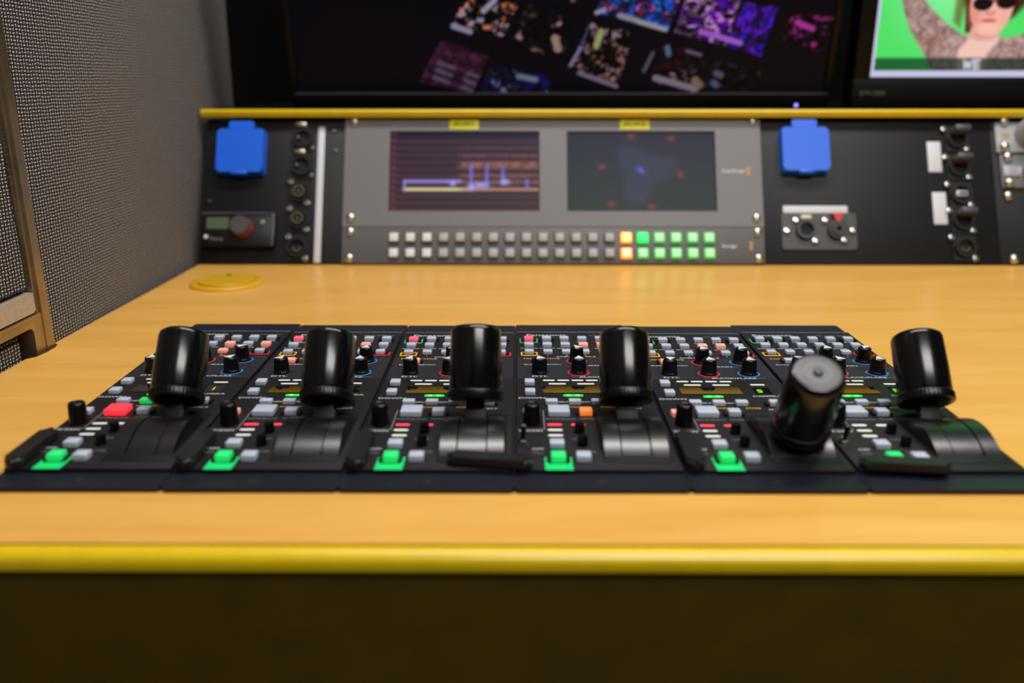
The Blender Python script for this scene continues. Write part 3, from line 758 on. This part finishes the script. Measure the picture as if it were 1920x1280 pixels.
for i in range(20):
    for j, w in enumerate((.0306, .0123)):
        u = -.1403+i*.01893
        m, ms, lab = KC, KT, None
        if i < 3: m, lab = KW, 'white key'
        if i == 14: m, ms, lab = (KLO, HLO, 'amber lit key') if j == 0 else (KLO2, HLO, 'softly amber lit key')
        if i == 15: m, ms, lab = (KLG, HLG, 'bright green lit key') if j == 0 else (KLG2, HLG2, 'pale green lit key')
        if i > 15: m, ms, lab = KLG2, HLG2, 'pale green lit key'
        k = link('key', box_me('key', (-.0063, .0063, -.0055, -.002, -.0063, .0063), ms, bev=.0012), vs_, (u, 0, w), label=lab)
        link('key_cap', box_me('key_cap', (-.0050, .0050, -.0068, -.0052, -.0046, .0050), m, bev=.0008), k)
link('lettering', txt_up([('Storage', .2335, .0215, .0026, .0056, 1.0, 'LEFT', TAPE)]), vs_)
link('logo_mark', CACHE['lm'], vs_, (0, .0005, -.0890), label='small orange squares')
for u, w in ((-.1905, .0378), (-.1910, .0070), (.2748, .0378), (.2750, .0070)): link('screw', screw_me(), vs_, (u, -.0025, w))

rp = rack_thing('connector_plate', 'black connector plate right of the grey twin screen unit', 'connector panel')
link('front_plate', rpanel(.2832, .5500, .0005, .174, PANELBLK), rp)
blue_socket(rp, .3320, .1335)
for i, (w, k) in enumerate(((.150, 'plug'), (.1160, 'plug'), (.0830, 'usb'), (.0520, 'plug' if False else 'jack'), (.0199, 'din'))):
    dconn(rp, .5105, w, 'plug' if i == 3 else k)
    link('screw', hexs_me(), rp, (.4960, -.001, w+.0120)); link('screw', hexs_me(), rp, (.5215, -.001, w-.0125))
for u, w0, w1 in ((.4840, .1105, .1470), (.4860, .0480, .0860)):
    link('label_tape', fb(u-.0078, u+.0078, w0, w1, TAPE, -.0006, 0, 'label_tape', .0001), rp, label='white label beside the round sockets')
dp = link('intercom_plate', cached('ip', lambda: (lambda bm: (b_poly(bm, rrect(.3030, .3885, .0175, .0610, .004), -.0022, 0, axis='y'), finish(bm, 'intercom_plate', mat('dark_grey_plate', (58, 58, 60), .45)))[-1])(bmesh.new())), rp, label='dark grey plate with two audio sockets')
link('label_tape', fb(.3055, .3790, .0605, .0690, TAPE, -.0028, 0, 'label_tape', .0001), dp, label='white label strip over the audio sockets')
for u, red in ((.3300, False), (.3660, True)):
    q = link('audio_socket', cached('as', lambda: (lambda bm: (b_ring_y(bm, .0112, .0078, -.0075, -.002), finish(bm, 'audio_socket', BLK))[-1])(bmesh.new())), dp, (u, 0, .0405))
    if red:
        link('jack_core', cached('jc', lambda: (lambda bm: (b_ring_y(bm, .0078, .0028, -.0095, -.002), finish(bm, 'jack_core', BLK))[-1])(bmesh.new())), q)
        link('release_tab', cached('rt', lambda: (lambda bm: (b_poly(bm, [(-.0065, .0185), (.0065, .0185), (.0018, .0085), (-.0018, .0085)], -.0088, -.003, axis='y'), finish(bm, 'release_tab', mat('red_tab', (190, 40, 35), .4)))[-1])(bmesh.new())), q, label='red release tab')
    else:
        link('recess', CACHE['rec'], q)
        link('release_tab', fb(-.0060, .0060, .0115, .0165, mat('cream_tab', (205, 200, 180), .4), -.008, -.003, 'release_tab', .001), q, label='cream release tab')
        for k in range(3):
            a = R(90+k*120); link('pin', cached('pin2', lambda: out_lathe([(.0011, .002), (.0011, .006), (0, .0064)], 8, mat('dark_pin', (60, 60, 60), .3, 1), 'pin')), q, (.0036*math.cos(a), 0, .0036*math.sin(a)))
for u, w in ((.3085, .0395), (.3840, .0395), (.3195, .0520), (.3530, .0520), (.3735, .0285), (.3405, .0275)): link('screw', hexs_me(.0042), dp, (u, -.002, w))
gp = rack_thing('connector_plate', 'black and light grey rack unit cut off by the right edge of the photo', 'connector panel')
link('front_plate', rpanel(.5508, 1.20, .0005, .174, PANELBLK), gp)
g1 = link('grey_plate', fb(.5550, .70, .1330, .1690, LGREY, -.004, 0, 'grey_plate'), gp, label='light grey plate')
link('large_plug', cached('lpg', lambda: out_lathe([(.0165, .004), (.0165, .014), (.0150, .016), (.0150, .026), (0, .026)], 32, LGREY, 'large_plug')), g1, (.5930, 0, .1550), label='light grey round plug')
link('mark', fb(.5620, .5720, .1500, .1560, mat('tan_print', (170, 145, 110), .5), -.0043, -.004, 'mark', 0), g1)
g2 = link('grey_plate', fb(.5580, .70, .0905, .1300, mat('mid_grey_enamel', (105, 105, 110), .4, .2), -.004, 0, 'grey_plate'), gp, label='mid grey plate with a heavy plug')
link('name_bar', fb(.5595, .5800, .1030, .1160, mat('silver_bar', (165, 165, 175), .4, .3), -.007, -.004, 'name_bar', .0008), g2)
link('large_plug', cached('lpg2', lambda: out_lathe([(.0175, .004), (.0175, .020), (.0150, .024), (.0120, .024), (.0110, .030), (0, .030)], 32, CHROME, 'large_plug', rib=(.005, .019, 16, .05))), g2, (.6000, 0, .1080), label='steel round plug')
for u, w in ((.5652, .1705), (.5640, .1395), (.5662, .1270), (.5655, .0960), (.5650, .0815), (.5655, .0068)): link('screw', screw_me(.0056), gp, (u, -.005 if w > .09 else -.001, w))

# ------------------------------------------------------------------ shelf and monitors
sh = thing('shelf', 'black shelf with a yellow front edge over the rack units', 'shelf')
bm = bmesh.new(); b_box(bm, -.3635, 1.25, 1.102, 1.60, .1612, .1700)
link('board', finish(bm, 'board', BEZEL), sh)
bm = bmesh.new()
pf = [(1.102, .1616), (1.094, .1616)]+[(1.0955-.0035*math.cos(R(a)), .1668+.0035*math.sin(R(a))) for a in range(0, 91, 15)]+[(1.102, .1703)]
b_poly(bm, pf, -.3665, 1.25, axis='x')
link('edge_strip', finish(bm, 'edge_strip', YEL), sh, label='yellow edging')

PXM = .000645
tiles = [((828, 73), (914, 104), (882, 170), (783, 150), 'mag'), ((872, -6), (968, 13), (940, 68), (846, 55), 'worg'), ((985, 12), (1068, 35), (1046, 112), (950, 78), 'dark'),
         ((916, 120), (1030, 141), (1020, 175), (893, 172), 'bluew'), ((1096, 42), (1175, 62), (1153, 163), (1060, 124), 'beige'), ((1125, -12), (1264, -10), (1237, 60), (1106, 26), 'blue'),
         ((1267, -6), (1364, 5), (1346, 85), (1250, 62), 'purp'), ((1370, 9), (1432, 18), (1413, 104), (1346, 85), 'viol'), ((1451, 26), (1534, 35), (1528, 101), (1445, 74), 'pink'),
         ((1230, 82), (1318, 98), (1300, 172), (1212, 150), 'red'), ((990, -30), (1100, -12), (1090, 14), (975, -2), 'dark'), ((1325, 110), (1420, 130), (1400, 175), (1310, 160), 'dim')]
pal = {'mag': [(52, 14, 40), (70, 24, 56), (40, 16, 36)], 'worg': [(10, 8, 12), (150, 140, 168), (190, 96, 52), (8, 6, 10), (160, 150, 180)], 'dark': [(6, 5, 9), (8, 6, 10), (10, 10, 14), (150, 110, 110)],
       'bluew': [(10, 8, 90), (16, 10, 60), (5, 4, 12), (96, 110, 140), (20, 8, 100)], 'beige': [(8, 6, 9), (160, 112, 84), (60, 24, 44), (150, 130, 140), (12, 8, 12)], 'blue': [(20, 24, 170), (30, 110, 200), (8, 8, 60), (200, 90, 150), (24, 24, 150)],
       'purp': [(96, 14, 170), (30, 10, 110), (170, 80, 200), (190, 140, 190), (14, 6, 40)], 'viol': [(60, 20, 190), (90, 20, 190), (14, 6, 40), (34, 20, 200)], 'pink': [(10, 6, 16), (12, 6, 20), (150, 30, 110), (8, 6, 12), (30, 16, 50)],
       'red': [(8, 5, 8), (40, 6, 16), (10, 8, 10), (120, 90, 100)], 'dim': [(8, 5, 9), (10, 7, 12), (60, 50, 76)]}
def mosaic(X, Z):
    s = 556+(X+.2665)/PXM; t = 170-(Z-.0175)/.00064
    img = np.zeros(X.shape+(3,))+np.array([2, 1, 8.])
    for n, (a, b, c, d, k) in enumerate(tiles):
        P = [a, b, c, d]; inside = np.full(X.shape, 1e3)
        for i in range(4):
            (xa, ya), (xb, yb) = P[i], P[(i+1) % 4]; L_ = math.hypot(xb-xa, yb-ya)
            inside = np.minimum(inside, ((xb-xa)*(t-ya)-(yb-ya)*(s-xa))/L_)
        m_ = sm(-inside, 3)
        # coordinates along the slanted tile
        ux, uy = (b[0]-a[0]), (b[1]-a[1]); L_ = math.hypot(ux, uy); ux, uy = ux/L_, uy/L_
        p_ = (s-a[0])*ux+(t-a[1])*uy; q_ = -(s-a[0])*uy+(t-a[1])*ux
        nn = vnoise(p_/12, q_/10, n*7+1)*.55+vnoise(p_/5, q_/5.5, n*7+2)*.45
        hue = vnoise(p_/16+5, q_/15, n*7+3)*.7+vnoise(p_/6, q_/6+3, n*7+4)*.3
        idx = np.clip((hue-.2)/.6*(len(pal[k])-1), 0, len(pal[k])-1.001)
        i0 = idx.astype(int); fr = (idx-i0)[..., None]; PA = np.array(pal[k], float)
        base = {'mag': .5, 'purp': .45, 'viol': .55, 'blue': .5, 'bluew': .3}.get(k, .0)
        C_ = (PA[i0]*(1-fr)+PA[i0+1]*fr)*(base+(1.1-base)*np.clip((nn-.46)*6, 0, 1))[..., None]
        img = img*(1-m_[..., None])+C_*m_[..., None]
        if k == 'mag':
            for qq in (42, 56, 70): img = put(img, m_*sm(abs(q_-qq)-4, 3)*sm(abs(abs(p_-50)-28)-18, 6), (84, 76, 100), .85)
    def bar(img, x0, y0, x1, y1, w, col, a=1.):
        dx, dy = x1-x0, y1-y0; L2 = dx*dx+dy*dy; k_ = np.clip(((s-x0)*dx+(t-y0)*dy)/L2, 0, 1)
        return put(img, sm(np.hypot(s-x0-k_*dx, t-y0-k_*dy)-w, 3), col, a)
    for b_ in ((1064, 120, 1082, 88, 3, (130, 120, 160)), (1083, 85, 1096, 48, 2, (70, 64, 100)), (1222, 143, 1298, 163, 6, (120, 108, 124)), (1108, 27, 1122, 22, 4, (150, 140, 170)), (1150, 32, 1180, 40, 5, (140, 130, 150)),
               (1184, 42, 1234, 56, 4.5, (150, 146, 160)), (1080, 134, 1150, 158, 4, (110, 96, 116)), (1200, 130, 1214, 98, 3.5, (80, 74, 92)), (1240, 88, 1243, 100, 5, (70, 100, 130)), (1276, 94, 1302, 101, 3, (90, 86, 110)),
               (850, 50, 880, 60, 5, (140, 130, 165)), (905, 24, 925, 6, 5, (150, 140, 170)), (1118, 60, 1110, 84, 6, (150, 150, 100)), (968, 140, 1000, 146, 5, (96, 110, 130)), (1299, 60, 1372, 80, 5, (160, 90, 200)), (1296, 148, 1304, 156, 8, (120, 90, 80)), (1334, 134, 1342, 138, 6, (80, 70, 100)), (1330, 152, 1336, 156, 6, (70, 76, 110)), (1470, 44, 1500, 55, 5, (170, 50, 150)), (1034, 72, 1040, 90, 7, (150, 120, 110))):
        img = bar(img, *b_)
    return img*.92
mon = thing('monitor', 'large dark monitor showing a slanted mosaic of small pictures', 'monitor', (.0025, 1.145, .1704), (R(12), 0, 0))
bm = bmesh.new()
b_box(bm, -.2740, .3725, 0, .030, .001, .0170, bev=.001); b_box(bm, -.2740, -.2668, 0, .030, .0165, .385, bev=.001)
b_box(bm, .3655, .3725, 0, .030, .0165, .385, bev=.001); b_box(bm, -.2740, .3725, 0, .030, .378, .392, bev=.001)
b_box(bm, -.268, .367, .006, .032, .010, .385)
link('housing', finish(bm, 'housing', BEZEL), mon)
bm = bmesh.new(); b_box(bm, -.2700, .3690, -.0012, .003, .0152, .0180, bev=.0005)
link('bezel_lip', finish(bm, 'bezel_lip', BEZEL2), mon, label='paler lip under the screen')
screen('screen', mon, -.2668, .3655, .0175, .378, .0045, 520, 300, mosaic, 1.0, 'mosaic of slanted coloured pictures on black')
link('power_lamp', cached('pl', lambda: out_lathe([(.0022, 0), (.0020, .0012), (0, .0014)], 16, mat('violet_lamp', (150, 130, 255), .4, emit=(150, 120, 255), estr=2.0), 'power_lamp')), mon, (.3340, -.0005, .0035), label='small violet power lamp')
bm = bmesh.new(); b_box(bm, -.06, .16, .035, .15, -.0004, .006)
b_box(bm, .0, .1, .034, .06, .005, .15)
link('stand', finish(bm, 'stand', BEZEL), mon).rotation_euler = (R(-12), 0, 0)

SX, SZ = .4195, .0358
def portrait(X, Z):
    s = 1634+(X-SX)/.000634; t = 148-(Z-SZ)/.000640
    img = np.zeros(X.shape+(3,)); g = np.exp(-((s-1760)/90)**2-((t-10)/70)**2)
    img = img+np.array([78, 222, 100.])+g[..., None]*np.array([50, 16, 50])
    def ell(cx, cy, rx, ry, w=.18): return np.clip((1-np.sqrt(((s-cx)/rx)**2+((t-cy)/ry)**2))/w+.5, 0, 1)
    def poly(P, w=4):
        ins = np.zeros(X.shape, bool); d = np.full(X.shape, 1e6)
        for i in range(len(P)):
            (xa, ya), (xb, yb) = P[i], P[(i+1) % len(P)]
            cr = ((ya > t) != (yb > t)) & (s < (xb-xa)*(t-ya)/((yb-ya) or 1e-9)+xa); ins ^= cr
            L2 = (xb-xa)**2+(yb-ya)**2; k_ = np.clip(((s-xa)*(xb-xa)+(t-ya)*(yb-ya))/L2, 0, 1)
            d = np.minimum(d, np.hypot(s-xa-k_*(xb-xa), t-ya-k_*(yb-ya)))
        return np.clip(.5+np.where(ins, d, -d)/w, 0, 1)
    lace = (vnoise(s/9, t/9, 4)*.3+vnoise(s/3.4, t/4.2, 5)*.4+vnoise(s/1.7, t/1.7, 6)*.3)[..., None]
    lc = np.array([92, 64, 60.])*(1-lace)**1+np.array([235, 200, 195.])*lace
    def lay(img, m_, C_): return img*(1-m_[..., None])+C_*m_[..., None]
    # hair behind the head, arms up, shoulders
    hair = np.maximum(ell(1848, -8, 62, 62), poly([(1790, -20), (1800, 68), (1812, 72), (1820, 20), (1820, -20)]))
    hair = np.maximum(hair, poly([(1885, -40), (1925, -40), (1912, 5), (1880, 44), (1868, 60)]))
    hn = vnoise(s/3, t/20, 8)[..., None]
    img = lay(img, hair, np.array([34, 16, 14.])+hn*np.array([70, 34, 16]))
    img = lay(img, poly([(1777, -10), (1797, -12), (1790, 62), (1776, 50)], 8)*.6, np.array([96, 66, 10.]))
    arm = poly([(1672, -40), (1725, -40), (1719, 14), (1740, 34), (1767, 55), (1795, 72), (1812, 78), (1815, 160), (1760, 160), (1733, 112), (1697, 63), (1678, 20)])
    sho = poly([(1858, 80), (1900, 76), (1925, 62), (1960, 20), (2010, -40), (2060, -40), (2010, 60), (1990, 160), (1835, 160), (1840, 112)])
    img = lay(img, np.maximum(arm, sho), lc)
    img = lay(img, ell(1735, 84, 22, 10, .8)*arm*.35, np.array([150, 100, 70.]))
    img = lay(img, poly([(1812, 60), (1862, 60), (1866, 84), (1846, 108), (1838, 160), (1800, 160), (1792, 100), (1806, 84)], 6), np.array([242, 196, 182.])+np.zeros_like(img))
    img = lay(img, ell(1836, 74, 26, 9, .8)*.5, np.array([190, 120, 110.]))
    face_ = ell(1843, 20, 40, 56, .08)
    img = lay(img, face_, np.array([244, 176, 160.])+np.zeros_like(img))
    img = lay(img, ell(1843, 62, 20, 10, 1)*.5, np.array([255, 205, 180.]))
    img = lay(img, ell(1813, 40, 12, 22, 1)*.5, np.array([214, 130, 104.]))
    img = lay(img, ell(1841, 35, 9, 5, .8)*.7, np.array([190, 100, 90.]))
    img = lay(img, ell(1841, 26, 7, 10, 1)*.6, np.array([255, 200, 195.]))
    img = lay(img, ell(1841, 49, 14, 3.6, .5), np.array([214, 96, 104.]))
    img = lay(img, ell(1826, 20, 18, 12, .16), np.array([22, 8, 12.])); img = lay(img, ell(1868, 17, 18, 12, .16), np.array([22, 8, 12.]))
    img = lay(img, ell(1828, 8, 14, 3, .8)*.7, np.array([140, 110, 130.])); img = lay(img, ell(1868, 6, 14, 3, .8)*.7, np.array([140, 110, 130.]))
    img = put(img, sm(abs(t-15)-2, 2)*sm(abs(s-1847)-12, 3), (40, 16, 20))
    band = sm(114-t, 3)
    img = img*(1-band[..., None]*.62)+np.array([0, 16, 10.])*band[..., None]
    # the two letters in the caption band
    def seg(img, x0, y0, x1, y1, w=1.7):
        dx, dy = x1-x0, y1-y0; k_ = np.clip(((s-x0)*dx+(t-y0)*dy)/(dx*dx+dy*dy), 0, 1)
        return put(img, sm(np.hypot(s-x0-k_*dx, t-y0-k_*dy)-w, 1.6), (222, 216, 236))
    for q_ in ((1807, 118, 1810, 132), (1810, 132, 1814, 121), (1814, 121, 1818, 132), (1818, 132, 1822, 118), (1827, 118, 1827, 133), (1827, 118, 1836, 118), (1827, 125, 1835, 125), (1827, 132, 1836, 132)): img = seg(img, *q_)
    bor = np.maximum(sm(s-1640.5, 1.5), sm(136.5-t, 1.5))
    img = put(img, bor, (196, 196, 228))
    return img
mon2 = thing('monitor', 'black monitor at the right showing a person in sunglasses on green', 'monitor', (0, 1.135, .1704), (R(2.5), 0, 0))
bm = bmesh.new()
b_box(bm, .3995, .98, 0, .035, .001, .0335, bev=.0015); b_box(bm, .3995, .4175, 0, .035, .033, .40, bev=.0015); b_box(bm, .90, .98, 0, .035, .033, .40, bev=.0015)
b_box(bm, .3995, .98, 0, .035, .385, .41, bev=.0015); b_box(bm, .405, .975, .008, .04, .01, .40)
link('housing', finish(bm, 'housing', BEZEL), mon2)
bm = bmesh.new(); b_box(bm, .4150, .902, .0020, .0055, .0325, .0360); b_box(bm, .4150, .4190, .0020, .0055, .0325, .387)
link('bezel_lip', finish(bm, 'bezel_lip', mat('navy_lip', (18, 22, 32), .3)), mon2)
screen('screen', mon2, SX, .90, SZ, .385, .0050, 420, 300, portrait, 1.0, 'picture of a person with raised arms and sunglasses, pale border')
link('lettering', txt_up([('DTV-20W', .4080, .0175, .0002, .0068, 1.05, 'LEFT', mat('dim_print', (100, 98, 88), .5))]), mon2)
bm = bmesh.new(); b_box(bm, .60, .78, .040, .18, -.0004, .006); b_box(bm, .65, .73, .040, .065, .005, .15)
link('stand', finish(bm, 'stand', BEZEL), mon2).rotation_euler = (R(-2.5), 0, 0)
